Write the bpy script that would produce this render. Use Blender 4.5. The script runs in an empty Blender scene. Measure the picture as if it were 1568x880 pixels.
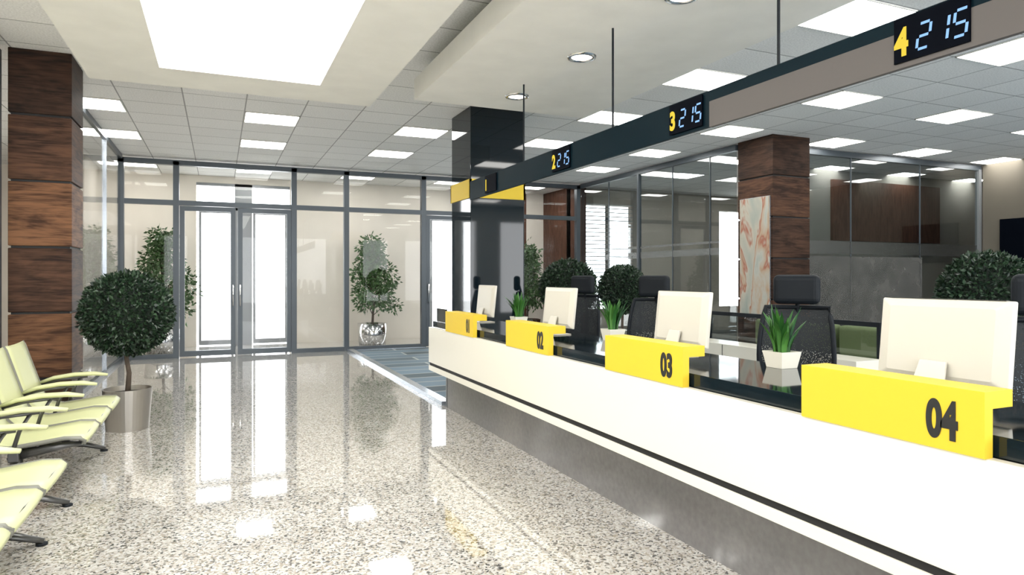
import bpy, math, random
from mathutils import Vector, Matrix
random.seed(7)
S = bpy.context.scene
S.view_settings.view_transform = 'Standard'
S.view_settings.look = 'None'
S.view_settings.exposure = 0.38

# ---------------------------------------------------------------- materials
def newmat(name):
    m = bpy.data.materials.new(name); m.use_nodes = True
    nt = m.node_tree
    return m, nt, nt.nodes['Principled BSDF'], nt.nodes['Material Output']

def pm(name, col, rough=0.5, metal=0.0, spec=0.5, coat=0.0, noise=0.0, nscale=8.0, bump=0.0):
    m, nt, b, o = newmat(name)
    b.inputs['Base Color'].default_value = (*col, 1)
    b.inputs['Roughness'].default_value = rough
    b.inputs['Metallic'].default_value = metal
    b.inputs['Specular IOR Level'].default_value = spec
    b.inputs['Coat Weight'].default_value = coat
    b.inputs['Coat Roughness'].default_value = 0.05
    if noise > 0 or bump > 0:
        tc = nt.nodes.new('ShaderNodeTexCoord')
        n = nt.nodes.new('ShaderNodeTexNoise'); n.inputs['Scale'].default_value = nscale
        n.inputs['Detail'].default_value = 5
        nt.links.new(tc.outputs['Object'], n.inputs['Vector'])
        if noise > 0:
            r = nt.nodes.new('ShaderNodeValToRGB')
            r.color_ramp.elements[0].position = 0.3; r.color_ramp.elements[1].position = 0.7
            r.color_ramp.elements[0].color = (*[c*(1-noise) for c in col], 1)
            r.color_ramp.elements[1].color = (*[min(1, c*(1+noise*0.5)) for c in col], 1)
            nt.links.new(n.outputs['Fac'], r.inputs['Fac'])
            nt.links.new(r.outputs['Color'], b.inputs['Base Color'])
        if bump > 0:
            bp = nt.nodes.new('ShaderNodeBump'); bp.inputs['Strength'].default_value = bump
            bp.inputs['Distance'].default_value = 0.01
            nt.links.new(n.outputs['Fac'], bp.inputs['Height'])
            nt.links.new(bp.outputs['Normal'], b.inputs['Normal'])
    return m

def emis(name, col, st):
    m, nt, b, o = newmat(name)
    nt.nodes.remove(b)
    e = nt.nodes.new('ShaderNodeEmission')
    e.inputs[0].default_value = (*col, 1); e.inputs[1].default_value = st
    nt.links.new(e.outputs[0], o.inputs[0])
    return m

def glass(name, tint=(0.97, 0.985, 0.985), refl=1.0, rough=0.0, base=0.04):
    """thin architectural glass: transparent + Schlick reflection from the surface angle"""
    m, nt, b, o = newmat(name)
    nt.nodes.remove(b)
    N = nt.nodes.new; L = nt.links.new
    t = N('ShaderNodeBsdfTransparent'); t.inputs[0].default_value = (*tint, 1)
    g = N('ShaderNodeBsdfGlossy'); g.inputs['Roughness'].default_value = rough
    geo = N('ShaderNodeNewGeometry')
    d = N('ShaderNodeVectorMath'); d.operation = 'DOT_PRODUCT'
    L(geo.outputs['Normal'], d.inputs[0]); L(geo.outputs['Incoming'], d.inputs[1])
    a = N('ShaderNodeMath'); a.operation = 'ABSOLUTE'; L(d.outputs['Value'], a.inputs[0])
    s = N('ShaderNodeMath'); s.operation = 'SUBTRACT'; s.inputs[0].default_value = 1.0; L(a.outputs[0], s.inputs[1])
    p = N('ShaderNodeMath'); p.operation = 'POWER'; p.inputs[1].default_value = 5; L(s.outputs[0], p.inputs[0])
    mr = N('ShaderNodeMapRange'); mr.inputs['To Min'].default_value = base*refl; mr.inputs['To Max'].default_value = 0.9
    L(p.outputs[0], mr.inputs[0])
    mx = N('ShaderNodeMixShader')
    L(mr.outputs[0], mx.inputs[0]); L(t.outputs[0], mx.inputs[1]); L(g.outputs[0], mx.inputs[2])
    L(mx.outputs[0], o.inputs[0])
    return m

def granite():
    m, nt, b, o = newmat('granite_terrazzo')
    N = nt.nodes.new; L = nt.links.new
    tc = N('ShaderNodeTexCoord')
    v = N('ShaderNodeTexVoronoi'); v.inputs['Scale'].default_value = 90
    nz = N('ShaderNodeTexNoise'); nz.inputs['Scale'].default_value = 30; nz.inputs['Detail'].default_value = 3
    mp = N('ShaderNodeMixRGB'); mp.inputs[0].default_value = 0.03
    L(tc.outputs['Object'], mp.inputs[1]); L(nz.outputs['Color'], mp.inputs[2])
    L(tc.outputs['Object'], nz.inputs['Vector'])
    L(mp.outputs[0], v.inputs['Vector'])
    sep = N('ShaderNodeSeparateColor'); L(v.outputs['Color'], sep.inputs[0])
    r = N('ShaderNodeValToRGB'); cr = r.color_ramp; cr.interpolation = 'CONSTANT'
    cols = [(0.0, (0.08, 0.08, 0.08)), (0.09, (0.19, 0.18, 0.165)), (0.20, (0.35, 0.315, 0.26)), (0.33, (0.455, 0.43, 0.39)),
            (0.54, (0.52, 0.50, 0.47)), (0.78, (0.61, 0.60, 0.575))]
    cr.elements[0].position = 0; cr.elements[0].color = (*cols[0][1], 1)
    cr.elements[1].position = cols[1][0]; cr.elements[1].color = (*cols[1][1], 1)
    for p, c in cols[2:]:
        e = cr.elements.new(p); e.color = (*c, 1)
    L(sep.outputs[0], r.inputs[0])
    L(r.outputs[0], b.inputs['Base Color'])
    b.inputs['Roughness'].default_value = 0.045
    b.inputs['IOR'].default_value = 1.72
    b.inputs['Specular IOR Level'].default_value = 0.6
    b.inputs['Coat Weight'].default_value = 0.45
    b.inputs['Coat Roughness'].default_value = 0.02
    return m

def wood(name, c1, c2, horiz=True, lo=0.8, hi=1.25):
    m, nt, b, o = newmat(name)
    N = nt.nodes.new; L = nt.links.new
    tc = N('ShaderNodeTexCoord')
    geo = N('ShaderNodeNewGeometry')
    add = N('ShaderNodeVectorMath'); add.operation = 'ADD'
    sc = N('ShaderNodeVectorMath'); sc.operation = 'SCALE'; sc.inputs['Scale'].default_value = 9
    cmb = N('ShaderNodeCombineXYZ')
    for i in range(3): L(geo.outputs['Random Per Island'], cmb.inputs[i])
    L(cmb.outputs[0], sc.inputs[0])
    L(tc.outputs['Object'], add.inputs[0]); L(sc.outputs[0], add.inputs[1])
    outs = []
    for (s1, s2, scl, det, dist) in [(1.3, 20, 2.2, 8, 0.8), (0.9, 4.0, 1.6, 3, 1.6)]:
        mp = N('ShaderNodeMapping'); mp.inputs['Scale'].default_value = (s1, s1, s2) if horiz else (s2, s2, s1)
        L(add.outputs[0], mp.inputs[0])
        n = N('ShaderNodeTexNoise'); n.inputs['Scale'].default_value = scl; n.inputs['Detail'].default_value = det
        n.inputs['Distortion'].default_value = dist; n.inputs['Roughness'].default_value = 0.62
        L(mp.outputs[0], n.inputs['Vector']); outs.append(n)
    mm = N('ShaderNodeMath'); mm.operation = 'ADD'; L(outs[0].outputs[0], mm.inputs[0]); L(outs[1].outputs[0], mm.inputs[1])
    mh = N('ShaderNodeMath'); mh.operation = 'MULTIPLY'; mh.inputs[1].default_value = 0.5; L(mm.outputs[0], mh.inputs[0])
    r = N('ShaderNodeValToRGB'); r.color_ramp.elements[0].position = 0.40; r.color_ramp.elements[1].position = 0.60
    r.color_ramp.elements[0].color = (*c1, 1); r.color_ramp.elements[1].color = (*c2, 1)
    L(mh.outputs[0], r.inputs[0])
    hs = N('ShaderNodeHueSaturation')
    mr = N('ShaderNodeMapRange'); mr.inputs['To Min'].default_value = lo; mr.inputs['To Max'].default_value = hi
    L(geo.outputs['Random Per Island'], mr.inputs[0]); L(mr.outputs[0], hs.inputs['Value'])
    L(r.outputs[0], hs.inputs['Color']); L(hs.outputs[0], b.inputs['Base Color'])
    b.inputs['Roughness'].default_value = 0.55
    b.inputs['Specular IOR Level'].default_value = 0.2
    bp = N('ShaderNodeBump'); bp.inputs['Strength'].default_value = 0.3; bp.inputs['Distance'].default_value = 0.004
    L(mh.outputs[0], bp.inputs['Height']); L(bp.outputs[0], b.inputs['Normal'])
    return m

def ceilmat():
    m, nt, b, o = newmat('ceiling_tiles')
    N = nt.nodes.new; L = nt.links.new
    tc = N('ShaderNodeTexCoord'); mp = N('ShaderNodeMapping')
    mp.inputs['Location'].default_value = (-0.313, -3.725, 0)
    L(tc.outputs['Object'], mp.inputs[0])
    br = N('ShaderNodeTexBrick'); br.offset = 0.0; br.squash = 1.0
    br.inputs['Scale'].default_value = 1.0
    br.inputs['Brick Width'].default_value = 0.7133; br.inputs['Row Height'].default_value = 0.65
    br.inputs['Mortar Size'].default_value = 0.008; br.inputs['Mortar Smooth'].default_value = 0.1
    br.inputs['Color1'].default_value = (0.92, 0.92, 0.91, 1); br.inputs['Color2'].default_value = (0.85, 0.85, 0.84, 1)
    br.inputs['Mortar'].default_value = (0.38, 0.38, 0.38, 1)
    L(mp.outputs[0], br.inputs['Vector'])
    n = N('ShaderNodeTexNoise'); n.inputs['Scale'].default_value = 60; n.inputs['Detail'].default_value = 4
    L(tc.outputs['Object'], n.inputs['Vector'])
    mr = N('ShaderNodeMapRange'); mr.inputs['From Min'].default_value = 0.3; mr.inputs['From Max'].default_value = 0.6
    mr.inputs['To Min'].default_value = 0.8; mr.inputs['To Max'].default_value = 1.0
    L(n.outputs[0], mr.inputs[0])
    mx = N('ShaderNodeMixRGB'); mx.blend_type = 'MULTIPLY'; mx.inputs[0].default_value = 1
    L(br.outputs['Color'], mx.inputs[1]); L(mr.outputs[0], mx.inputs[2])
    L(mx.outputs[0], b.inputs['Base Color']); b.inputs['Roughness'].default_value = 0.9
    return m

def carpetmat():
    m, nt, b, o = newmat('carpet_striped')
    N = nt.nodes.new; L = nt.links.new
    tc = N('ShaderNodeTexCoord')
    br = N('ShaderNodeTexBrick'); br.offset = 0.5
    br.inputs['Scale'].default_value = 1.0
    br.inputs['Brick Width'].default_value = 2.2; br.inputs['Row Height'].default_value = 0.42
    br.inputs['Mortar Size'].default_value = 0.02; br.inputs['Mortar Smooth'].default_value = 0.0
    br.inputs['Color1'].default_value = (0.05, 0.07, 0.08, 1); br.inputs['Color2'].default_value = (0.17, 0.25, 0.32, 1)
    br.inputs['Mortar'].default_value = (0.36, 0.38, 0.37, 1)
    L(tc.outputs['Object'], br.inputs['Vector'])
    L(br.outputs['Color'], b.inputs['Base Color']); b.inputs['Roughness'].default_value = 0.75
    return m

def leafmat(name, c1, c2):
    m, nt, b, o = newmat(name)
    N = nt.nodes.new; L = nt.links.new
    geo = N('ShaderNodeNewGeometry'); r = N('ShaderNodeValToRGB')
    r.color_ramp.elements[0].color = (*c1, 1); r.color_ramp.elements[1].color = (*c2, 1)
    L(geo.outputs['Random Per Island'], r.inputs[0]); L(r.outputs[0], b.inputs['Base Color'])
    b.inputs['Roughness'].default_value = 0.36
    return m

def artmat():
    m, nt, b, o = newmat('abstract_paint')
    N = nt.nodes.new; L = nt.links.new
    tc = N('ShaderNodeTexCoord'); mp = N('ShaderNodeMapping')
    mp.inputs['Rotation'].default_value = (0.6, 0, 0); mp.inputs['Scale'].default_value = (1, 2.6, 0.8)
    L(tc.outputs['Object'], mp.inputs[0])
    n = N('ShaderNodeTexNoise'); n.inputs['Scale'].default_value = 1.1; n.inputs['Detail'].default_value = 4; n.inputs['Distortion'].default_value = 0.5
    L(mp.outputs[0], n.inputs[0])
    r = N('ShaderNodeValToRGB'); cr = r.color_ramp
    cr.elements[0].position = 0.3; cr.elements[0].color = (0.26, 0.31, 0.28, 1)
    cr.elements[1].position = 0.72; cr.elements[1].color = (0.24, 0.32, 0.30, 1)
    for p, c in [(0.42, (0.36, 0.37, 0.32)), (0.49, (0.45, 0.42, 0.34)), (0.515, (0.33, 0.10, 0.055)), (0.54, (0.42, 0.30, 0.20)), (0.60, (0.43, 0.43, 0.38))]:
        e = cr.elements.new(p); e.color = (*c, 1)
    L(n.outputs[0], r.inputs[0]); L(r.outputs[0], b.inputs['Base Color']); b.inputs['Roughness'].default_value = 0.4
    return m

def blurreflmat():  # mottled gray standing in for a blurred reflection in the office glass
    m, nt, b, o = newmat('blurred_reflection_tint')
    N = nt.nodes.new; L = nt.links.new
    tc = N('ShaderNodeTexCoord')
    n = N('ShaderNodeTexNoise'); n.inputs['Scale'].default_value = 3.5; n.inputs['Detail'].default_value = 2
    L(tc.outputs['Object'], n.inputs[0])
    r = N('ShaderNodeValToRGB'); r.color_ramp.elements[0].position = 0.25; r.color_ramp.elements[1].position = 0.8
    r.color_ramp.elements[0].color = (0.08, 0.082, 0.08, 1); r.color_ramp.elements[1].color = (0.15, 0.148, 0.14, 1)
    L(n.outputs[0], r.inputs[0]); L(r.outputs[0], b.inputs['Base Color'])
    b.inputs['Roughness'].default_value = 0.3; b.inputs['Alpha'].default_value = 0.65
    return m

M = {}
M['floor'] = granite()
M['ceil'] = ceilmat()
M['slab'] = pm('plaster_white', (0.86, 0.845, 0.795), 0.8, noise=0.05, nscale=3)
M['wood'] = wood('wood_walnut_dark', (0.012, 0.006, 0.004), (0.060, 0.029, 0.017))
M['wood2'] = wood('wood_walnut_medium', (0.018, 0.008, 0.005), (0.090, 0.042, 0.023))
M['wood3'] = wood('wood_walnut_light', (0.038, 0.016, 0.008), (0.165, 0.078, 0.037))
M['woodv'] = wood('wood_panel_red', (0.06, 0.024, 0.015), (0.12, 0.055, 0.034), False)
M['frame'] = pm('frame_anthracite', (0.075, 0.09, 0.105), 0.35, 0.3)
M['frame2'] = pm('frame_light_gray', (0.24, 0.25, 0.26), 0.35, 0.4)
M['dark'] = pm('dark_gap', (0.006, 0.006, 0.007), 0.6)
M['glass'] = glass('clear_glass', (0.985, 0.99, 0.99), refl=0.35)
M['glassd'] = glass('smoked_glass', (0.74, 0.78, 0.79), 2.0)
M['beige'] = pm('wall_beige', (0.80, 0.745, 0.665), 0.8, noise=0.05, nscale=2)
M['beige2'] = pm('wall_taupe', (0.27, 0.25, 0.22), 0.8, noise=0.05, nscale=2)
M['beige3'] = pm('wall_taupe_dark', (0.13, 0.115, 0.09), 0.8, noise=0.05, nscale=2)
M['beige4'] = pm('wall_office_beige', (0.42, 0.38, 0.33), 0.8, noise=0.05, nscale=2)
M['white'] = pm('wall_white', (0.85, 0.85, 0.82), 0.8)
M['counter'] = pm('counter_white_lacquer', (0.78, 0.755, 0.66), 0.28, coat=0.2)
M['yellow'] = pm('yellow_lacquer', (0.70, 0.505, 0.04), 0.45, spec=0.2)
M['stone'] = pm('stone_gray', (0.18, 0.175, 0.175), 0.08, noise=0.12, nscale=30, coat=0.6)
M['blackg'] = pm('black_gloss', (0.004, 0.009, 0.013), 0.04, spec=0.45)
M['navy'] = pm('sign_dark_glass', (0.004, 0.013, 0.019), 0.35, spec=0.03)
M['signrefl'] = pm('sign_gray_reflection', (0.115, 0.104, 0.10), 0.4, spec=0.1)  # gray of the room's reflection, painted as a base color
M['deskglass'] = pm('desk_dark_glass', (0.006, 0.012, 0.016), 0.05)
M['plastic'] = pm('white_plastic', (0.66, 0.63, 0.55), 0.35)
M['screen'] = pm('screen_black', (0.002, 0.003, 0.006), 0.5, spec=0.02)
M['black'] = pm('black_plastic', (0.007, 0.010, 0.014), 0.6, spec=0.25)
M['num'] = pm('number_black', (0.015, 0.015, 0.015), 0.5)
M['carpet'] = carpetmat()
M['alu'] = pm('brushed_aluminium', (0.50, 0.55, 0.62), 0.25, 0.8)
M['chrome'] = pm('chrome', (0.75, 0.75, 0.76), 0.12, 1.0)
M['potmetal'] = pm('pot_satin_metal', (0.38, 0.36, 0.33), 0.3, 0.85)
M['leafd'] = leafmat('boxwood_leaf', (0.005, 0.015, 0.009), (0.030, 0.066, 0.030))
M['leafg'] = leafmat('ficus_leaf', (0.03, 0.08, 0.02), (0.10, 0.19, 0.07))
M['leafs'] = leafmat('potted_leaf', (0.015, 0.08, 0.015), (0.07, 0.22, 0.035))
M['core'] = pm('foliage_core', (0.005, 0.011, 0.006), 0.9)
M['bark'] = pm('bark', (0.10, 0.075, 0.055), 0.8, noise=0.3, nscale=20, bump=0.5)
M['soil'] = pm('soil', (0.03, 0.022, 0.016), 0.95, bump=0.6)
M['lime'] = pm('lime_seat', (0.54, 0.56, 0.315), 0.45)
M['limegray'] = pm('seat_edge_gray', (0.18, 0.18, 0.155), 0.5)
M['steel'] = pm('dark_steel', (0.09, 0.09, 0.09), 0.3, 0.7)
M['sofa'] = pm('lime_cushion', (0.24, 0.28, 0.13), 0.8)
M['art'] = artmat()
M['blurrefl'] = blurreflmat()
M['stripe'] = glass('frost_stripe', (0.72, 0.74, 0.74), 3.0, 0.4)
M['panel'] = emis('light_panel', (1, 0.98, 0.93), 11.0)
M['bigpanel'] = emis('sky_light_panel', (1, 0.98, 0.93), 7.5)
M['down'] = emis('downlight_emit', (1, 0.97, 0.9), 6.0)
M['led'] = emis('led_blue', (0.32, 0.58, 1.0), 0.9)
M['ledy'] = emis('led_yellow', (1.0, 0.75, 0.08), 0.75)
M['ground'] = pm('outdoor_paving', (0.7, 0.7, 0.68), 0.8, noise=0.1, nscale=1)
M['blind'] = pm('blind_slat', (0.35, 0.36, 0.36), 0.6)

def m_mesh():
    m, nt, b, o = newmat('chair_mesh')
    N = nt.nodes.new; L = nt.links.new
    b.inputs['Base Color'].default_value = (0.010, 0.014, 0.018, 1); b.inputs['Roughness'].default_value = 0.7
    tc = N('ShaderNodeTexCoord'); v = N('ShaderNodeTexVoronoi'); v.inputs['Scale'].default_value = 110
    L(tc.outputs['Object'], v.inputs['Vector'])
    g = N('ShaderNodeMath'); g.operation = 'GREATER_THAN'; g.inputs[1].default_value = 0.25
    L(v.outputs['Distance'], g.inputs[0]); L(g.outputs[0], b.inputs['Alpha'])
    return m
M['mesh'] = m_mesh()

# ---------------------------------------------------------------- geometry helpers
class G:
    def __init__(s): s.v = []; s.f = []; s.mi = []; s.mats = []
    def m(s, mat):
        if mat not in s.mats: s.mats.append(mat)
        return s.mats.index(mat)
    def add(s, vs, fs, mat):
        o = len(s.v); k = s.m(mat)
        s.v += [tuple(v) for v in vs]
        for f in fs: s.f.append([o+i for i in f]); s.mi.append(k)
        return s
    def box(s, x0, x1, y0, y1, z0, z1, mat):
        vs = [(x, y, z) for x in (x0, x1) for y in (y0, y1) for z in (z0, z1)]
        return s.add(vs, [(0, 1, 3, 2), (4, 6, 7, 5), (0, 4, 5, 1), (2, 3, 7, 6), (0, 2, 6, 4), (1, 5, 7, 3)], mat)
    def lathe(s, prof, mat, c=(0, 0, 0), n=32):
        vs = []; fs = []
        for (r, z) in prof:
            for i in range(n):
                a = 2*math.pi*i/n
                vs.append((c[0]+r*math.cos(a), c[1]+r*math.sin(a), c[2]+z))
        for j in range(len(prof)-1):
            for i in range(n):
                fs.append((j*n+i, j*n+(i+1) % n, (j+1)*n+(i+1) % n, (j+1)*n+i))
        return s.add(vs, fs, mat)
    def tube(s, pts, rad, mat, n=10, flat=None):
        pts = [Vector(p) for p in pts]; k = len(pts)
        rads = rad if isinstance(rad, (list, tuple)) else [rad]*k
        vs = []; fs = []
        for i, p in enumerate(pts):
            d = (pts[min(i+1, k-1)]-pts[max(i-1, 0)]).normalized()
            ref = Vector((0, 0, 1)) if abs(d.z) < 0.9 else Vector((0, 1, 0))
            a = d.cross(ref).normalized(); b = a.cross(d).normalized()
            fa, fb = flat if flat else (1, 1)
            for j in range(n):
                t = 2*math.pi*j/n
                vs.append(p+a*math.cos(t)*rads[i]*fa+b*math.sin(t)*rads[i]*fb)
        for i in range(k-1):
            for j in range(n):
                fs.append((i*n+j, i*n+(j+1) % n, (i+1)*n+(j+1) % n, (i+1)*n+j))
        fs.append(tuple(range(n))[::-1]); fs.append(tuple((k-1)*n+j for j in range(n)))
        return s.add(vs, fs, mat)
    def build(s, name, parent=None, loc=(0, 0, 0), rot=0.0, smooth=False, bevel=0.0, bseg=2):
        me = bpy.data.meshes.new(name); me.from_pydata(s.v, [], s.f)
        for mt in s.mats: me.materials.append(mt)
        for p, k in zip(me.polygons, s.mi):
            p.material_index = k; p.use_smooth = smooth
        me.update()
        ob = bpy.data.objects.new(name, me); S.collection.objects.link(ob)
        ob.location = loc; ob.rotation_euler = (0, 0, rot)
        if parent: ob.parent = parent
        if bevel > 0:
            b = ob.modifiers.new('bevel', 'BEVEL'); b.width = bevel; b.segments = bseg; b.limit_method = 'ANGLE'
        return ob

def empty(name, loc=(0, 0, 0), rot=0.0):
    e = bpy.data.objects.new(name, None); S.collection.objects.link(e)
    e.location = loc; e.rotation_euler = (0, 0, rot); e.empty_display_size = 0.2
    return e

def box(name, x0, x1, y0, y1, z0, z1, mat, parent=None, bevel=0.0, bseg=2):
    return G().box(x0, x1, y0, y1, z0, z1, mat).build(name, parent, bevel=bevel, bseg=bseg)

def leaves(g, pts, size, mat, asp=0.5, jit=0.7):
    for p, nrm in pts:
        d = Vector(nrm)+Vector((random.gauss(0, jit), random.gauss(0, jit), random.gauss(0, jit)))
        d.normalize()
        t = d.cross(Vector((random.gauss(0, 1), random.gauss(0, 1), random.gauss(0, 1))))
        if t.length < 1e-3: continue
        t.normalize(); up = t.cross(d)
        l = size*random.uniform(0.7, 1.25); w = l*asp*0.5
        p = Vector(p)
        vs = [p, p+d*l*0.45+t*w+up*w*0.35, p+d*l, p+d*l*0.45-t*w+up*w*0.35]
        g.add(vs, [(0, 1, 2), (0, 2, 3)], mat)

def sph(n):
    out = []
    for i in range(n):
        z = 1-2*(i+0.5)/n; a = i*2.399963; r = math.sqrt(1-z*z)
        out.append(Vector((r*math.cos(a), r*math.sin(a), z)))
    return out

def uv_ball(g, c, r, mat, nu=20, nv=12, sq=(1, 1, 1)):
    prof = [(math.sin(math.pi*j/nv)*r*sq[0]+1e-4, -math.cos(math.pi*j/nv)*r*sq[2]) for j in range(nv+1)]
    g.lathe(prof, mat, c, nu)

# ---------------------------------------------------------------- room shell
CZ = 3.70
box('floor', -6, 17, -4, 16.2, -0.1, 0, M['floor'])
box('ceiling', -6, 17, -4, 16.2, CZ, CZ+0.1, M['ceil'])
box('ground_outside', -20, 30, 16.2, 40, -0.12, -0.02, M['ground'])
box('wall_left', -4.2, -4.0, -4, 16.0, 0, CZ, M['beige'])
g = G()
g.box(-4, 13.7, -3.2, -3.0, 0, 0.4, M['white']).box(-4, 13.7, -3.2, -3.0, 3.2, CZ, M['white'])
for x in [-4, -1.2, 1.6, 4.4, 7.2, 10, 12.9]: g.box(x, x+0.8, -3.2, -3.0, 0.4, 3.2, M['white'])  # unseen wall; window openings added between piers to let sky light in
g.build('wall_rear')
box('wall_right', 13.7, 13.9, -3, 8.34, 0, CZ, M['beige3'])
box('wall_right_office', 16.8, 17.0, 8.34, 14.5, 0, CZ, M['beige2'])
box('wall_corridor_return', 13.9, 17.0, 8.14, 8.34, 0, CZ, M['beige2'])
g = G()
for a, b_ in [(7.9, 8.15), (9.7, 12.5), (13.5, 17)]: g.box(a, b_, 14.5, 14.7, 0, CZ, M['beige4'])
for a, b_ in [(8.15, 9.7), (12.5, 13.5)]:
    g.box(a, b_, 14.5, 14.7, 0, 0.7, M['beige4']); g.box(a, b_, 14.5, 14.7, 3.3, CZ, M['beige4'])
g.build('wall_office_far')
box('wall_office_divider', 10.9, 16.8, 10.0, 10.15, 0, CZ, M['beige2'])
box('wood_wall_panel', 11.5, 14.8, 9.93, 10.0, 2.25, 3.5, M['woodv'])
g = G()
bg = M['beige']
g.box(-4, -0.45, 16.0, 16.2, 0, CZ, bg).box(1.48, 4.75, 16.0, 16.2, 0, CZ, bg).box(5.72, 6.2, 16.0, 16.2, 0, CZ, bg)
g.box(6.2, 7.4, 16.0, 16.2, 0, CZ, M['woodv'])
g.box(7.4, 9.0, 16.0, 16.2, 0, CZ, bg)
g.box(-0.45, 1.48, 16.0, 16.2, 3.55, CZ, bg).box(4.75, 5.72, 16.0, 16.2, 3.0, CZ, bg)
g.build('wall_street')
box('wall_vestibule_right', 7.9, 8.05, 14.0, 16.0, 0, CZ, M['woodv'])
box('wall_vestibule_left', -2.35, -2.2, 14.0, 16.0, 0, CZ, bg)

def door(name, x0, x1, y, z1, mat, fw=0.07, handle=True, loff=0.5):
    e = empty(name, (x0, y, 0)); w = x1-x0
    g = G()
    g.box(0, fw, -0.03, 0.03, 0.02, z1, mat).box(w-fw, w, -0.03, 0.03, 0.02, z1, mat)
    g.box(fw, w-fw, -0.03, 0.03, 0.02, 0.12, mat).box(fw, w-fw, -0.03, 0.03, z1-fw, z1, mat)
    g.build('leaf_frame', e)
    G().box(fw, w-fw, -0.006, 0.006, 0.12, z1-fw, M['glass']).build('pane', e)
    if handle:
        hx = w-fw*0.5 if loff > 0.5 else fw*0.5
        G().tube([(hx, -0.03, 0.95), (hx, -0.09, 0.95), (hx, -0.09, 1.35), (hx, -0.03, 1.35)], 0.012, M['chrome']).build('pull_handle', e, smooth=True)
    return e
door('door_1', -0.40, 0.30, 16.08, 2.95, M['frame2'], 0.05, False)
door('door_2', 0.70, 1.43, 16.08, 2.95, M['frame2'], 0.05, False)
door('door_3', 4.80, 5.67, 16.08, 2.95, M['frame2'], 0.05, False)
g = G()
g.box(-0.45, 1.48, 16.02, 16.14, 2.97, 3.12, M['frame2']).box(0.32, 0.68, 16.02, 16.14, 0, 3.55, M['frame2'])
g.box(-0.45, 1.48, 16.02, 16.14, 3.49, 3.55, M['frame2'])
g.build('window_1')

FY = 13.9
F = M['frame']
e = empty('window_facade', (0, FY, 0))
g = G()
xs = [-1.62, -0.727, 1.36, 2.38, 4.0, 5.05, 6.3, 7.76]
for x in xs: g.box(x-0.05, x+0.05, -0.06, 0.06, 0, 3.64, F)
g.box(-1.66, 7.8, -0.06, 0.06, 3.57, 3.66, F)
g.box(-1.66, 7.8, -0.055, 0.055, 2.83, 2.92, F)
for a, b_ in zip(xs[:-1], xs[1:]):
    if abs(a+0.727) < .01 or abs(a-4.0) < .01: continue
    g.box(a, b_, -0.05, 0.05, 0.0, 0.08, F)
g.build('frame_grid', e)
g = G(); g.box(-1.62, 7.76, -0.005, 0.005, 2.9, 3.6, M['glass'])
for a, b_ in zip(xs[:-1], xs[1:]):
    if abs(a+0.727) < .01 or abs(a-4.0) < .01: continue
    g.box(a+.045, b_-.045, -0.005, 0.005, 0.07, 2.84, M['glass'])
g.build('panes', e)
door('door_4', -0.67, 0.29, FY, 2.82, F, 0.085, True, 1)
door('door_5', 0.33, 1.31, FY, 2.82, F, 0.085, True, 0)
door('door_6', 4.06, 4.99, FY, 2.82, F, 0.085, True, 0)

e = empty('window_left_partition', (-1.62, 0, 0))
g = G()
for y in [8.5, 12.0]: g.box(-0.03, 0.03, y-0.02, y+0.02, 0, 3.64, M['alu'])
g.box(-0.03, 0.03, 8.45, 13.84, 3.62, 3.70, F).box(-0.03, 0.03, 8.45, 13.84, 0, 0.06, F)
g.build('frame', e)
G().box(-0.005, 0.005, 8.45, 13.84, 0.06, 3.62, M['glass']).build('pane', e)
e = empty('window_left_front', (-1.93, 0, 0))
g = G()
for y in [7.7, 5.2, 2.4, -0.4]: g.box(-0.03, 0.05, y-0.03, y+0.03, 0, 3.64, F)
g.box(-0.03, 0.03, -2.9, 7.76, 3.60, 3.70, F).box(-0.03, 0.03, -2.9, 7.76, 0, 0.08, F)
g.build('frame', e)
G().box(-0.005, 0.005, -2.9, 7.76, 0.08, 3.60, M['glass']).build('pane', e)

e = empty('window_office_side', (7.82, 0, 0))
g = G()
g.box(-0.03, 0.03, 8.65, 13.82, 3.58, 3.68, F).box(-0.03, 0.03, 8.65, 13.82, 0, 0.1, F)
g.box(-0.035, 0.035, 11.42, 11.48, 0.1, 3.6, F)
for y in [10.35, 9.3, 12.6]: g.box(-0.01, 0.01, y-0.01, y+0.01, 0.1, 3.58, F)
g.build('frame', e)
G().box(-0.005, 0.005, 8.65, 13.82, 0.1, 3.58, M['glassd']).build('pane', e)
G().box(-0.012, -0.008, 8.65, 13.4, 1.88, 2.0, M['stripe']).box(-0.012, -0.008, 8.65, 13.4, 2.08, 2.12, M['stripe']).build('frost_stripe', e)
e = empty('window_office_front', (0, 8.4, 0))
g = G()
g.box(8.6, 13.7, -0.03, 0.03, 3.58, 3.68, F).box(8.6, 13.7, -0.03, 0.03, 0, 0.1, F)
for x in [10.15, 11.95]: g.box(x-0.01, x+0.01, -0.01, 0.01, 0.1, 3.58, F)
g.box(13.62, 13.7, -0.04, 0.04, 0.0, 3.6, M['frame2'])
g.build('frame', e)
G().box(8.6, 13.66, -0.005, 0.005, 0.1, 3.58, M['glassd']).build('pane', e)
G().box(8.6, 13.6, -0.012, -0.008, 1.9, 2.12, M['stripe']).build('frost_stripe', e)
G().box(8.6, 12.0, -0.012, -0.008, 0.3, 1.86, M['blurrefl']).build('blurred_reflection', e)  # blurred reflection painted as a gray sheet on the pane

g = G()
for i in range(26):
    z = 0.8+i*0.1
    g.box(8.2, 9.65, 14.40, 14.44, z, z+0.018, M['blind'])
g.box(8.87, 8.93, 14.42, 14.48, 0.7, 3.3, M['frame'])
g.build('window_blind')

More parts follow.
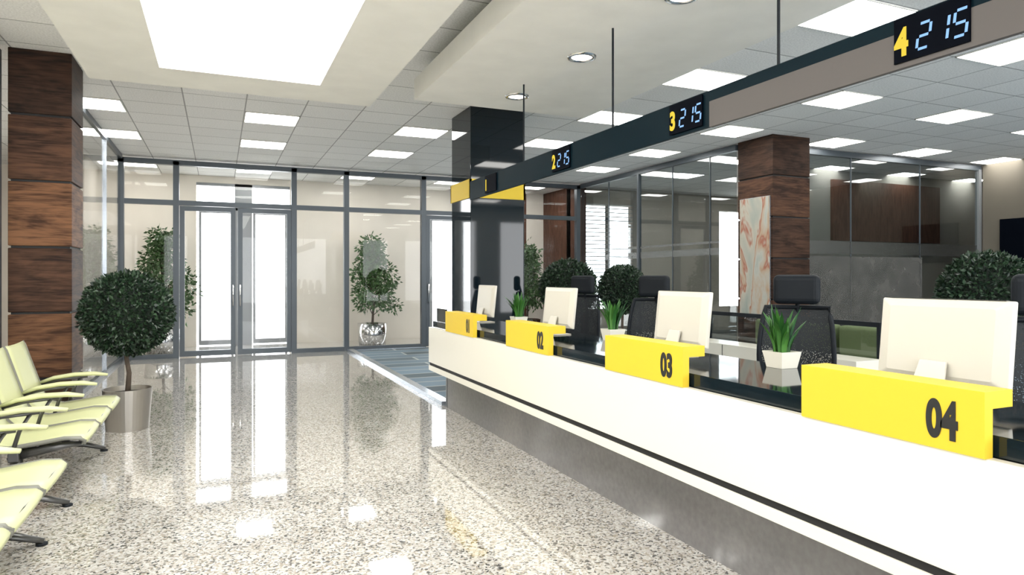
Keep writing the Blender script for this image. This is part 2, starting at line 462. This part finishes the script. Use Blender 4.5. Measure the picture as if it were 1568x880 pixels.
g = G()
g.box(2.5, 7.75, 8.9, 13.8, 0.0, 0.012, M['carpet']).box(2.5, 2.94, 7.5, 8.9, 0, 0.012, M['carpet']).box(3.73, 7.75, 7.5, 8.9, 0, .012, M['carpet']).box(2.94, 3.73, 7.5, 8.08, 0, .012, M['carpet'])
g.build('carpet')
box('carpet_staff_area', 3.0, 13.6, -2.9, 7.46, 0.0, 0.012, M['carpet'])
G().box(2.38, 2.49, 7.5, 13.8, 0.0, 0.05, M['alu']).box(2.49, 4.0, 13.7, 13.8, 0.0, 0.03, M['alu']).build('trim_1')
box('baseboard_right', 13.66, 13.7, -3, 8.3, 0, 0.1, M['frame'])

# ---------------------------------------------------------------- pillars
def wood_pillar(name, x0, x1, y0, y1, seq):
    e = empty(name, ((x0+x1)/2, (y0+y1)/2, 0))
    hx, hy = (x1-x0)/2, (y1-y0)/2
    G().box(-hx+.02, hx-.02, -hy+.02, hy-.02, 0, CZ, M['dark']).build('core', e)
    g = G(); z = CZ; i = 0
    while z > 0:
        zb = max(0.0, z-0.64)
        g.box(-hx, hx, -hy, hy, zb+(0.022 if zb > 0 else 0), z, M[seq[i % len(seq)]])
        z -= 0.64; i += 1
    g.build('board_cladding', e, bevel=0.008)
wood_pillar('wood_clad_pillar', -1.85, -1.33, 7.8, 8.4, ['wood', 'wood2', 'wood3', 'wood2', 'wood3', 'wood'])
wood_pillar('wood_clad_pillar.001', 7.8, 8.57, 7.84, 8.6, ['wood', 'wood2', 'wood', 'wood', 'wood2', 'wood'])
e = empty('black_pillar', (3.335, 8.48, 0))
G().box(-.375, .375, -.38, .38, 0, CZ, M['blackg']).build('shaft', e, bevel=0.006)
g = G()
for a in [(-.39, .39, -.395, -.37), (-.39, .39, .37, .395), (-.39, -.365, -.395, .395), (.365, .39, -.395, .395)]:
    g.box(*a, 2.52, 2.76, M['yellow'])
g.build('yellow_band', e)

# ---------------------------------------------------------------- floating ceilings
e = empty('suspended_ceiling_panel', (0, 0, 3.3))
g = G()
x0, x1, y0, y1 = -1.08, 1.46, -2.5, 7.1
px0, px1, py0, py1 = -0.47, 0.87, 0.6, 6.5
g.box(x0, px0, y0, y1, 0, 0.4, M['slab']).box(px1, x1, y0, y1, 0, 0.4, M['slab'])
g.box(px0, px1, y0, py0, 0, 0.4, M['slab']).box(px0, px1, py1, y1, 0, 0.4, M['slab'])
g.build('drywall_tray', e)
G().box(px0, px1, py0, py1, 0.02, 0.04, M['bigpanel']).build('luminous_panel', e)
e = empty('suspended_ceiling_panel', (0, 0, 3.3))
G().box(1.82, 3.8, -2.5, 6.65, 0, 0.21, M['slab']).build('drywall_slab', e)
g = G()
for y in [-2, 2, 6.3]:
    for x in [2.0, 3.6]: g.tube([(x, y, 0.2), (x, y, 0.4)], 0.01, M['steel'])
g.build('hanger', e)
for y in [6.1, 4.8, 3.5, 2.2]:
    e = empty('recessed_downlight', (2.72, y, 3.3))
    G().lathe([(0.085, -0.001), (0.088, -0.014), (0.115, -0.012), (0.12, -0.001)], M['chrome']).build('ring', e, smooth=True)
    G().lathe([(0.0001, -0.004), (0.086, -0.004)], M['down']).build('lamp', e)

def ceiling_light(x, y):
    e = empty('ceiling_light', (x, y, CZ))
    g = G(); w, h = 0.35, 0.318
    for a in [(-w, w, -h, -h+.012), (-w, w, h-.012, h), (-w, -w+.012, -h, h), (w-.012, w, -h, h)]:
        g.box(*a, -0.012, 0.0, M['slab'])
    g.build('trim_frame', e)
    G().box(-w+.012, w-.012, -h+.012, h-.012, -0.008, -0.001, M['panel']).build('diffuser', e)
for i in range(-2, 8):
    for j in range(-3, 6):
        x = 0.67+2.14*i; y = 4.05+1.95*j
        if y > 15.5 or x > 16 or x < -4 or y < -2.8: continue
        if -1.5 < x < 1.6 and y < 7.6: continue
        if 1.7 < x < 4.0 and y < 7.0: continue
        if abs(x-3.3) < .8 and abs(y-8.4) < .8: continue
        if abs(x+1.5) < .3 and abs(y-7.9) < .5: continue
        if 7.2 < x < 8.9 and 7.5 < y < 8.9: continue
        if y > 13.3 and y < 14.4 : continue
        ceiling_light(x, y)
for x in (-1.47, 0.67, 2.81, 4.95, 7.0): ceiling_light(x, 14.85)  # extra vestibule panels, added to brighten the beige walls

# ---------------------------------------------------------------- counter
e = empty('service_counter', (2.2, 0, 0))
y0, y1 = -0.6, 7.42
g = G()
g.box(0, 0.045, y0, y1, 0.53, 0.93, M['counter'])
g.build('front_panel', e, bevel=0.004)
G().box(0.012, 0.05, y0, y1-0.01, 0.495, 0.53, M['dark']).build('shadow_gap', e)
G().box(0, 0.30, y0, y1, 0.44, 0.495, M['counter']).build('lower_band', e, bevel=0.003)
G().box(0.21, 0.26, y0+.05, y1-0.04, 0.0, 0.44, M['stone']).build('plinth', e)
G().box(0.205, 0.27, y1-0.04, y1, 0.0, 0.44, M['steel']).box(0.26, 0.75, y1-.06, y1-.03, 0.013, 0.93, M['stone']).build('end_panel', e)
g = G()
g.box(0.05, 0.75, y0, y1, 0.93, 0.999, M['deskglass'])
g.build('desk_top', e, bevel=0.003)
G().box(0.72, 0.75, y0, y1-.1, 0.35, 0.93, M['blackg']).build('modesty_panel', e)
G().box(0.06, 0.07, 6.95, 7.3, 1.0, 1.15, M['deskglass']).build('glass_screen', e)
BX = [(2.05, 1.33), (3.58, 2.82), (5.15, 4.36), (6.78, 5.94)]
def text(name, body, size, mat, loc, sx=1.0, off=0.0, parent=None, ext=0.001):
    c = bpy.data.curves.new(name, 'FONT'); c.body = body; c.size = size; c.extrude = ext; c.offset = off
    c.materials.append(mat)
    o = bpy.data.objects.new(name, c); S.collection.objects.link(o)
    o.location = loc; o.rotation_euler = (math.pi/2, 0, -math.pi/2); o.scale = (sx, 1, 1)
    if parent: o.parent = parent
    return o
for k, (ya, yb) in enumerate(BX):
    e = empty('numbered_counter_box', (2.2, (ya+yb)/2, 0.93)); h = (ya-yb)/2
    g = G()
    g.box(-0.006, 0.034, -h, h, 0.0, 0.21, M['yellow'])
    g.box(0.034, 0.135, -h, h, 0.155, 0.21, M['yellow'])
    g.box(0.034, 0.135, h-0.03, h, 0.0701, 0.155, M['yellow'])
    g.build('yellow_shell', e)
    text('number', '0%d' % (4-k), 0.168, M['num'], (-0.0075, -h+0.188, 0.042), 0.62, 0.0075, e)

def monitor(y, rot):
    e = empty('desktop_monitor', (2.7, y, 1.0), rot)
    W, Hh = 0.275, 0.345
    g = G()
    def ring(x, s, dz=0.0):
        return [(x, -W*s, 0.065+Hh*(1-s)/2), (x, W*s, 0.065+Hh*(1-s)/2), (x, W*s, 0.065+Hh*(1+s)/2), (x, -W*s, 0.065+Hh*(1+s)/2)]
    vs = ring(0.012, 1)+ring(-0.012, 1)+ring(-0.03, 0.8)
    g.add(vs, [(0, 1, 2, 3), (0, 4, 5, 1), (1, 5, 6, 2), (2, 6, 7, 3), (3, 7, 4, 0), (4, 8, 9, 5), (5, 9, 10, 6), (6, 10, 11, 7), (7, 11, 8, 4), (8, 11, 10, 9)], M['plastic'])
    o = g.build('housing', e, bevel=0.006, bseg=3); o.rotation_euler = (0, math.radians(6), 0)
    o2 = G().box(0.0125, 0.0145, -W+.02, W-.02, 0.10, 0.395, M['screen']).build('screen', e); o2.rotation_euler = (0, math.radians(6), 0)
    G().box(-0.013, 0.006, -W+.03, W-.03, 0.4105, 0.4125, M['steel']).build('vent', e).rotation_euler = (0, math.radians(6), 0)
    g = G()
    w1, w2 = 0.055, 0.075
    vs = [(-0.035, -w1, 0.16), (-0.035, w1, 0.16), (-0.09, w2, 0.0), (-0.09, -w2, 0.0), (-0.022, -w1, 0.16), (-0.022, w1, 0.16), (-0.078, w2, 0.004), (-0.078, -w2, 0.004)]
    g.add(vs, [(0, 3, 2, 1), (4, 5, 6, 7), (0, 1, 5, 4), (0, 4, 7, 3), (1, 2, 6, 5), (2, 3, 7, 6)], M['plastic'])
    g.box(-0.09, 0.10, -w2, w2, 0.0, 0.008, M['plastic'])
    g.build('stand', e, bevel=0.002)
for y in (1.82, 3.51, 5.2, 6.95): monitor(y, random.uniform(-0.04, 0.04))

def small_plant(y):
    e = empty('potted_snake_plant', (2.86, y, 1.0))
    g = G(); a, b_, h = 0.056, 0.072, 0.09
    vs = [(-a, -a, 0), (a, -a, 0), (a, a, 0), (-a, a, 0), (-b_, -b_, h), (b_, -b_, h), (b_, b_, h), (-b_, b_, h),
          (-b_+.01, -b_+.01, h), (b_-.01, -b_+.01, h), (b_-.01, b_-.01, h), (-b_+.01, b_-.01, h),
          (-b_+.012, -b_+.012, h-.02), (b_-.012, -b_+.012, h-.02), (b_-.012, b_-.012, h-.02), (-b_+.012, b_-.012, h-.02)]
    fs = [(3, 2, 1, 0)]
    for s in (0, 4, 8):
        for i in range(4): fs.append((s+i, s+(i+1) % 4, s+4+(i+1) % 4, s+4+i))
    g.add(vs, fs, M['counter']); g.add(vs[12:], [(0, 1, 2, 3)], M['soil'])
    g.build('planter', e)
    g = G()
    for i in range(50):
        a = random.uniform(0, 6.28); L_ = random.uniform(0.15, 0.29); lean = random.uniform(0.05, 0.5); w = random.uniform(0.011, 0.017)
        d = Vector((math.cos(a), math.sin(a), 0)); t = Vector((-d.y, d.x, 0)); p0 = d*random.uniform(0, .04)+Vector((0, 0, 0.07))
        vs = []; fs = []; n = 6
        for k in range(n+1):
            s = k/n
            c = p0+d*(lean*L_*s*s*1.1)+Vector((0, 0, L_*(s-0.25*lean*s*s)))
            ww = w*(0.6+1.2*s)*(1-s**2.5)+0.0005
            vs += [c-t*ww+d*ww*.3, c-d*0.0, c+t*ww+d*ww*.3]
        for k in range(n):
            for q in (0, 1): fs.append((k*3+q, k*3+q+1, k*3+q+4, k*3+q+3))
        g.add(vs, fs, M['leafs'])
    g.build('leaf_blades', e, smooth=True)
for y in (2.81, 4.55, 6.37): small_plant(y)

# ---------------------------------------------------------------- hanging sign bar
bar = empty('queue_display_bar', (2.6, 0, 2.37))
e = bar
G().box(0.005, 0.025, 0.9, 7.15, 0, 0.21, M['navy']).build('beam', e)
G().box(0.0, 0.0249, 0.9, 3.10, -0.003, 0.145, M['signrefl']).build('gray_reflection', e)  # painted reflection: gray sheet over the near part of the dark glossy bar
g = G()
for y in (1.03, 2.59, 4.16, 5.71): g.tube([(0.015, y, 0.21), (0.015, y, 0.93)], 0.008, M['black'])
g.build('hanger_rod', e)
SEG = {'2': 'abged', '1': 'bc', '5': 'afgcd'}
def seg7(g, ch, yl, z0, w, h, x, mat):
    t = 0.010
    def P(u, v): return (yl-(u+v*0.12), z0+v)
    S7 = {'a': ((0, h), (w, h)), 'g': ((0, h/2), (w, h/2)), 'd': ((0, 0), (w, 0)), 'f': ((0, h/2), (0, h)), 'b': ((w, h/2), (w, h)), 'e': ((0, 0), (0, h/2)), 'c': ((w, 0), (w, h/2))}
    for s in SEG[ch]:
        (u0, v0), (u1, v1) = S7[s]
        if u0 == u1:
            q = [(u0-t/2, v0+.007), (u0+t/2, v0+.007), (u0+t/2, v1-.007), (u0-t/2, v1-.007)]
        else:
            q = [(u0+.007, v0-t/2), (u1-.007, v0-t/2), (u1-.007, v0+t/2), (u0+.007, v0+t/2)]
        vs = [(x, *P(a, b_)) for a, b_ in q]+[(x+.002, *P(a, b_)) for a, b_ in q]
        g.add(vs, [(0, 3, 2, 1), (4, 5, 6, 7), (0, 1, 5, 4), (1, 2, 6, 5), (2, 3, 7, 6), (3, 0, 4, 7)], mat)
for k, yc in enumerate((1.78, 3.31, 4.93, 6.5)):
    d = empty('led_queue_display', (0, yc, 0)); d.parent = bar
    G().box(-0.008, 0.0, -0.155, 0.155, 0.018, 0.20, M['screen']).build('housing', d)
    text('counter_number', str(4-k), 0.155, M['ledy'], (-0.0095, 0.150, 0.048), 0.75, 0.006, d)
    if k == 3: continue      # the far display shows only its counter number
    g = G(); x = 0.055
    for ch in '215':
        seg7(g, ch, x, 0.05, 0.05, 0.10, -0.0105, M['led']); x -= 0.073
    g.build('led_digits', d)

# ---------------------------------------------------------------- topiary
def topiary(x, y, zc, r, potr=0.22, poth=0.40, potmat='potmetal'):
    e = empty('potted_topiary_tree', (x, y, 0.0 if x < 2.4 else 0.012))
    if x > 2.4: zc -= 0.012
    G().lathe([(0.001, 0), (potr*.86, 0), (potr, poth), (potr-.012, poth), (potr-.02, poth-.05)], M[potmat], n=40).build('planter', e, smooth=False)
    G().lathe([(0.001, poth-.045), (potr-.018, poth-.05)], M['soil'], n=40).build('soil', e)
    G().tube([(0, 0, poth-.06), (0.012, 0.01, poth+.15), (-.01, 0, poth+.3), (0, 0, zc-r*.5)], [0.026, 0.022, 0.02, 0.022], M['bark']).build('trunk', e, smooth=True)
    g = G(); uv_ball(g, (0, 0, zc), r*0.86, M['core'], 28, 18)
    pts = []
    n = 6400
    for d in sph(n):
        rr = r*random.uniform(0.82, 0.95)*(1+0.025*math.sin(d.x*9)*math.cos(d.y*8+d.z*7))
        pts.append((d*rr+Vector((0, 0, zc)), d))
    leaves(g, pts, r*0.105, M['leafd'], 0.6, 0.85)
    g.build('foliage', e)
topiary(-0.83, 7.62, 1.14, 0.43)
topiary(4.35, 8.05, 1.36, 0.40)
topiary(5.97, 9.2, 1.30, 0.41)
topiary(7.55, 4.55, 1.30, 0.49)

def ficus(x, y, top, name='potted_ficus_tree', w=0.55, seed=1):
    rnd = random.Random(seed)
    e = empty(name, (x, y, 0))
    G().lathe([(0.001, 0), (0.29, 0), (0.33, 0.47), (0.315, 0.47), (0.30, 0.42), (0.001, 0.42)], M['chrome'], n=40).build('planter', e, smooth=True)
    g = G(); gl = G()
    g.tube([(0, 0, .40), (.03, .02, .9), (-.03, 0, 1.4), (.02, 0, top-.4), (0, 0, top-.1)], [.028, .024, .02, .012, .006], M['bark'])
    for i in range(34):
        s = i/33; z = 0.75+(top-0.95)*s
        a = i*2.4; rr = w*(1-s*0.75)*rnd.uniform(0.4, 1.1)*(0.75 if s < .15 else 1)
        c = Vector((math.cos(a)*rr, math.sin(a)*rr, z+0.1))
        g.tube([(0, 0, z-.12), c*0.5+Vector((0, 0, z*.5+.02)), c], [.01, .007, .004], M['bark'], 6)
        pts = []
        for q in range(90):
            d = Vector((max(-2.2, min(2.2, rnd.gauss(0, 1))), max(-2.2, min(2.2, rnd.gauss(0, 1))), rnd.gauss(0, .8)))
            pts.append((c+d*0.085, (d.x, d.y, d.z-.6)))
        leaves(gl, pts, 0.095, M['leafg'], 0.5, 0.6)
    g.build('trunk', e, smooth=True); gl.build('foliage', e)
ficus(3.14, 14.98, 2.38, seed=2, w=.55)
ficus(-1.02, 14.98, 2.45, seed=5, w=0.6)
ficus(6.95, 14.98, 2.3, seed=9, w=.5)

# ---------------------------------------------------------------- waiting benches
def bench(yc_list, far, near):
    yc = sum(yc_list)/len(yc_list)
    e = empty('waiting_bench', (-0.8, yc, 0))
    prof = [(-0.005, .405), (0.0, .43), (-0.03, .455), (-.12, .462), (-.27, .442), (-.42, .425), (-.50, .44), (-.555, .50), (-.60, .62), (-.65, .78), (-.70, .94), (-.715, .965)]
    for c in yc_list:
        dy = c-yc; w = 0.265
        g = G(); vs = []; n = len(prof); T = 0.018
        nr = []
        for i in range(n):
            a = prof[max(i-1, 0)]; b_ = prof[min(i+1, n-1)]
            t = Vector((b_[0]-a[0], b_[1]-a[1])).normalized(); nr.append((-t.y, t.x))
        cols = [(-w, 0), (-w*.5, -.006), (0, -.008), (w*.5, -.006), (w, 0)]
        for (yy, off) in cols:
            for i, (px, pz) in enumerate(prof): vs.append((px, dy+yy, pz+off))
        for (yy, off) in cols:
            for i, (px, pz) in enumerate(prof): vs.append((px+nr[i][0]*T, dy+yy, pz+off+nr[i][1]*T))
        m_ = len(cols); fs = []; o = n*m_
        for j in range(m_-1):
            for i in range(n-1):
                fs.append((j*n+i, j*n+i+1, (j+1)*n+i+1, (j+1)*n+i))
                fs.append((o+j*n+i, o+(j+1)*n+i, o+(j+1)*n+i+1, o+j*n+i+1))
        for i in range(n-1):
            fs.append((i, o+i, o+i+1, i+1)); j = (m_-1)*n; fs.append((j+i, j+i+1, o+j+i+1, o+j+i))
        for j in range(m_-1):
            fs.append((j*n, (j+1)*n, o+(j+1)*n, o+j*n)); fs.append((j*n+n-1, o+j*n+n-1, o+(j+1)*n+n-1, (j+1)*n+n-1))
        g.add(vs, fs, M['lime'])
        g.build('seat_shell', e, smooth=True)
        g = G()
        for sgn in (-1, 1):
            g.tube([(px+nr[i][0]*.009, dy+sgn*(w+.004), pz+nr[i][1]*.009) for i, (px, pz) in enumerate(prof)], 0.014, M['limegray'], 8)
        for i in (2, 4):
            g.tube([(prof[i][0]-.0, dy-w, prof[i][1]-.022), (prof[i][0], dy+w, prof[i][1]-.022)], 0.012, M['steel'], 8)
        g.build('seat_edge', e, smooth=True)
    ys = [c-yc+0.285 for c in yc_list]+[yc_list[-1]-yc-0.285]
    for a in ys:
        g = G()
        g.tube([(-.60, a, .60), (-.50, a, .635), (-.35, a, .655), (-.20, a, .655), (-.10, a, .64)], [.018, .024, .026, .026, .016], M['lime'], 10, (1.4, .7))
        g.build('armrest_pad', e, smooth=True)
        g = G(); g.tube([(-.60, a, .585), (-.45, a, .62), (-.25, a, .635)], .012, M['steel'], 8)
        g.tube([(-.30, a, .63), (-.36, a, .52), (-.40, a, .38)], .013, M['steel'], 8)
        g.build('armrest_bracket', e, smooth=True)
    L_ = yc_list[0]-yc+0.3
    G().box(-.42, -.36, -L_, L_, .33, .39, M['steel']).build('beam', e, bevel=.008)
    for a in (far-yc, near-yc):
        g = G()
        g.tube([(-.78, a, .02), (-.60, a, .07), (-.42, a, .10), (-.25, a, .07), (-.10, a, .02)], [.016, .02, .026, .022, .015], M['steel'], 10, (1.6, 1))
        g.tube([(-.40, a, .09), (-.38, a, .22), (-.39, a, .35)], [.04, .032, .04], M['steel'], 10)
        g.tube([(-.39, a, .36), (-.2, a, .39), (-.03, a, .405)], [.036, .028, .014], M['steel'], 8)
        g.lathe([(.001, 0), (.03, 0), (.03, .012), (.01, .02)], M['black'], (-.11, a, 0), 16)
        g.lathe([(.001, 0), (.03, 0), (.03, .012), (.01, .02)], M['black'], (-.77, a, 0), 16)
        g.build('leg', e, smooth=True)
bench([6.57, 6.0, 5.43], 6.72, 5.2)
bench([4.3, 3.73, 3.16], 4.5, 3.0)

# ---------------------------------------------------------------- office chairs
def office_chair(x, y, rot):
    e = empty('office_chair', (x, y, 0.012), rot)
    g = G()
    for i in range(5):
        a = i*2*math.pi/5+.3; c, s = math.cos(a), math.sin(a)
        g.tube([(0, 0, .12), (c*.15, s*.15, .11), (c*.3, s*.3, .08)], [.03, .024, .016], M['black'])
        g.tube([(c*.3-s*.02, s*.3+c*.02, .03), (c*.3+s*.02, s*.3-c*.02, .03)], .03, M['black'], 12)
    g.tube([(0, 0, .08), (0, 0, .42)], .028, M['steel'])
    g.box(-.12, .12, -.09, .09, .42, .46, M['black'])
    g.build('star_base', e, smooth=False)
    o = G().box(-.25, .25, -.25, .25, .47, .55, M['black']).build('seat', e, bevel=.035, bseg=4)
    g = G(); nz, ny = 12, 9
    def bp(u, v):
        w = .26*(1-.25*abs(v-.45)**2*2)
        z = .60+.66*v
        xx = .24+.05*math.sin(v*2.6)*-1+.07*v+.05*(1-(u)**2)
        return (xx, u*w, z)
    vs = [bp(-1+2*j/(ny-1), i/(nz-1)) for i in range(nz) for j in range(ny)]
    fs = [(i*ny+j, i*ny+j+1, (i+1)*ny+j+1, (i+1)*ny+j) for i in range(nz-1) for j in range(ny-1)]
    g.add(vs, fs, M['mesh']); g.build('backrest_mesh', e, smooth=True)
    loop = [bp(-1, i/11) for i in range(12)]+[bp(u/4, 1) for u in (-3, -2, -1, 0, 1, 2, 3)]+[bp(1, 1-i/11) for i in range(12)]+[bp(u/4, 0) for u in (3, 2, 1, 0, -1, -2, -3, -4)]
    g = G(); g.tube(loop, .018, M['black'], 8)
    g.tube([bp(0, 0.0), (.36, 0, .8), (.37, 0, 1.05), bp(0, 1), (.31, 0, 1.36)], [.02, .022, .02, .018, .016], M['black'])
    g.tube([(.05, 0, .45), (.25, 0, .46), (.33, 0, .62)], .022, M['black'])
    g.build('backrest_frame', e, smooth=True)
    G().box(.23, .32, -.165, .165, 1.285, 1.505, M['black']).build('headrest', e, bevel=.042, bseg=4)
    for s in (-1, 1):
        g = G(); g.tube([(.08, s*.24, .46), (.06, s*.31, .5), (.04, s*.31, .70)], .016, M['black'])
        g.build('armrest_post', e, smooth=True)
        G().box(-.14, .12, s*.31-.04, s*.31+.04, .70, .73, M['black']).build('armrest_pad', e, bevel=.012)
office_chair(3.75, 3.60, 0.62)
office_chair(3.75, 5.45, 0.5)
office_chair(3.80, 7.0, 0.45)
office_chair(3.75, 1.93, 0.6)

# ---------------------------------------------------------------- back cabinets, sofa, partition
e = empty('low_storage_cabinet', (6.2, 6.9, 0.012))
g = G(); g.box(-.2, .2, -2.0, 2.0, 0.04, .62, M['counter']); g.build('carcass', e, bevel=.004)
g = G(); g.box(-.19, .2, -1.98, 1.98, 0, .04, M['dark'])
for i in range(1, 6): g.box(-.203, -.2, -2.0+i*.667-.004, -2.0+i*.667+.004, .05, .61, M['dark'])
g.build('plinth_and_gaps', e)
e = empty('low_glass_partition', (6.5, 6.45, 0.012))
g = G(); g.box(-.02, .02, -1.45, 1.3, .95, 1.0, M['black'])
for y in (-1.45, -.1, 1.26): g.box(-.02, .02, y, y+.04, 0, .95, M['black'])
g.build('rail_frame', e); G().box(-.004, .004, -1.41, 1.26, .02, .95, M['glassd']).build('pane', e)
e = empty('lounge_sofa', (7.15, 6.5, 0.012))
g = G(); g.box(-.3, .38, -1.1, 1.1, .08, .38, M['black']).box(.2, .38, -1.1, 1.1, .38, .78, M['black'])
for y in (-1.05, .98):
    for x in (-.26, .3): g.box(x, x+.05, y, y+.05, 0, .08, M['steel'])
g.build('base', e, bevel=.02)
for i in range(3):
    y = -.72+i*.72
    G().box(-.3, .18, y-.34, y+.34, .38, .5, M['sofa']).build('seat_cushion', e, bevel=.04, bseg=4)
    G().box(.0, .18, y-.33, y+.33, .5, .88, M['sofa']).build('back_cushion', e, bevel=.05, bseg=4)
e = empty('abstract_painting', (7.775, 8.2, 1.82))
G().box(-.015, .02, -.31, .31, -.93, .93, M['art']).build('canvas', e)
G().box(.005, .024, -.318, .318, -.938, .938, M['alu']).build('backing_frame', e)
e = empty('wall_television', (13.66, 7.4, 2.2))
G().box(-.02, .03, -.6, .6, -.4, .4, M['screen']).build('screen', e, bevel=.006)
G().box(.03, .04, -.2, .2, -.15, .15, M['black']).build('wall_mount', e)

# ---------------------------------------------------------------- world + camera
w = bpy.data.worlds.new('World'); S.world = w; w.use_nodes = True
bgn = w.node_tree.nodes['Background']
bgn.inputs[0].default_value = (0.97, 0.985, 1.0, 1); bgn.inputs[1].default_value = 6.0

cam = bpy.data.cameras.new('camera'); co = bpy.data.objects.new('camera', cam); S.collection.objects.link(co)
co.location = (0, 0, 1.5); co.rotation_euler = (math.pi/2, 0, -math.radians(23.6))
cam.sensor_width = 36; cam.lens = 23.58; cam.shift_y = -0.0102; cam.clip_start = 0.05
S.camera = co
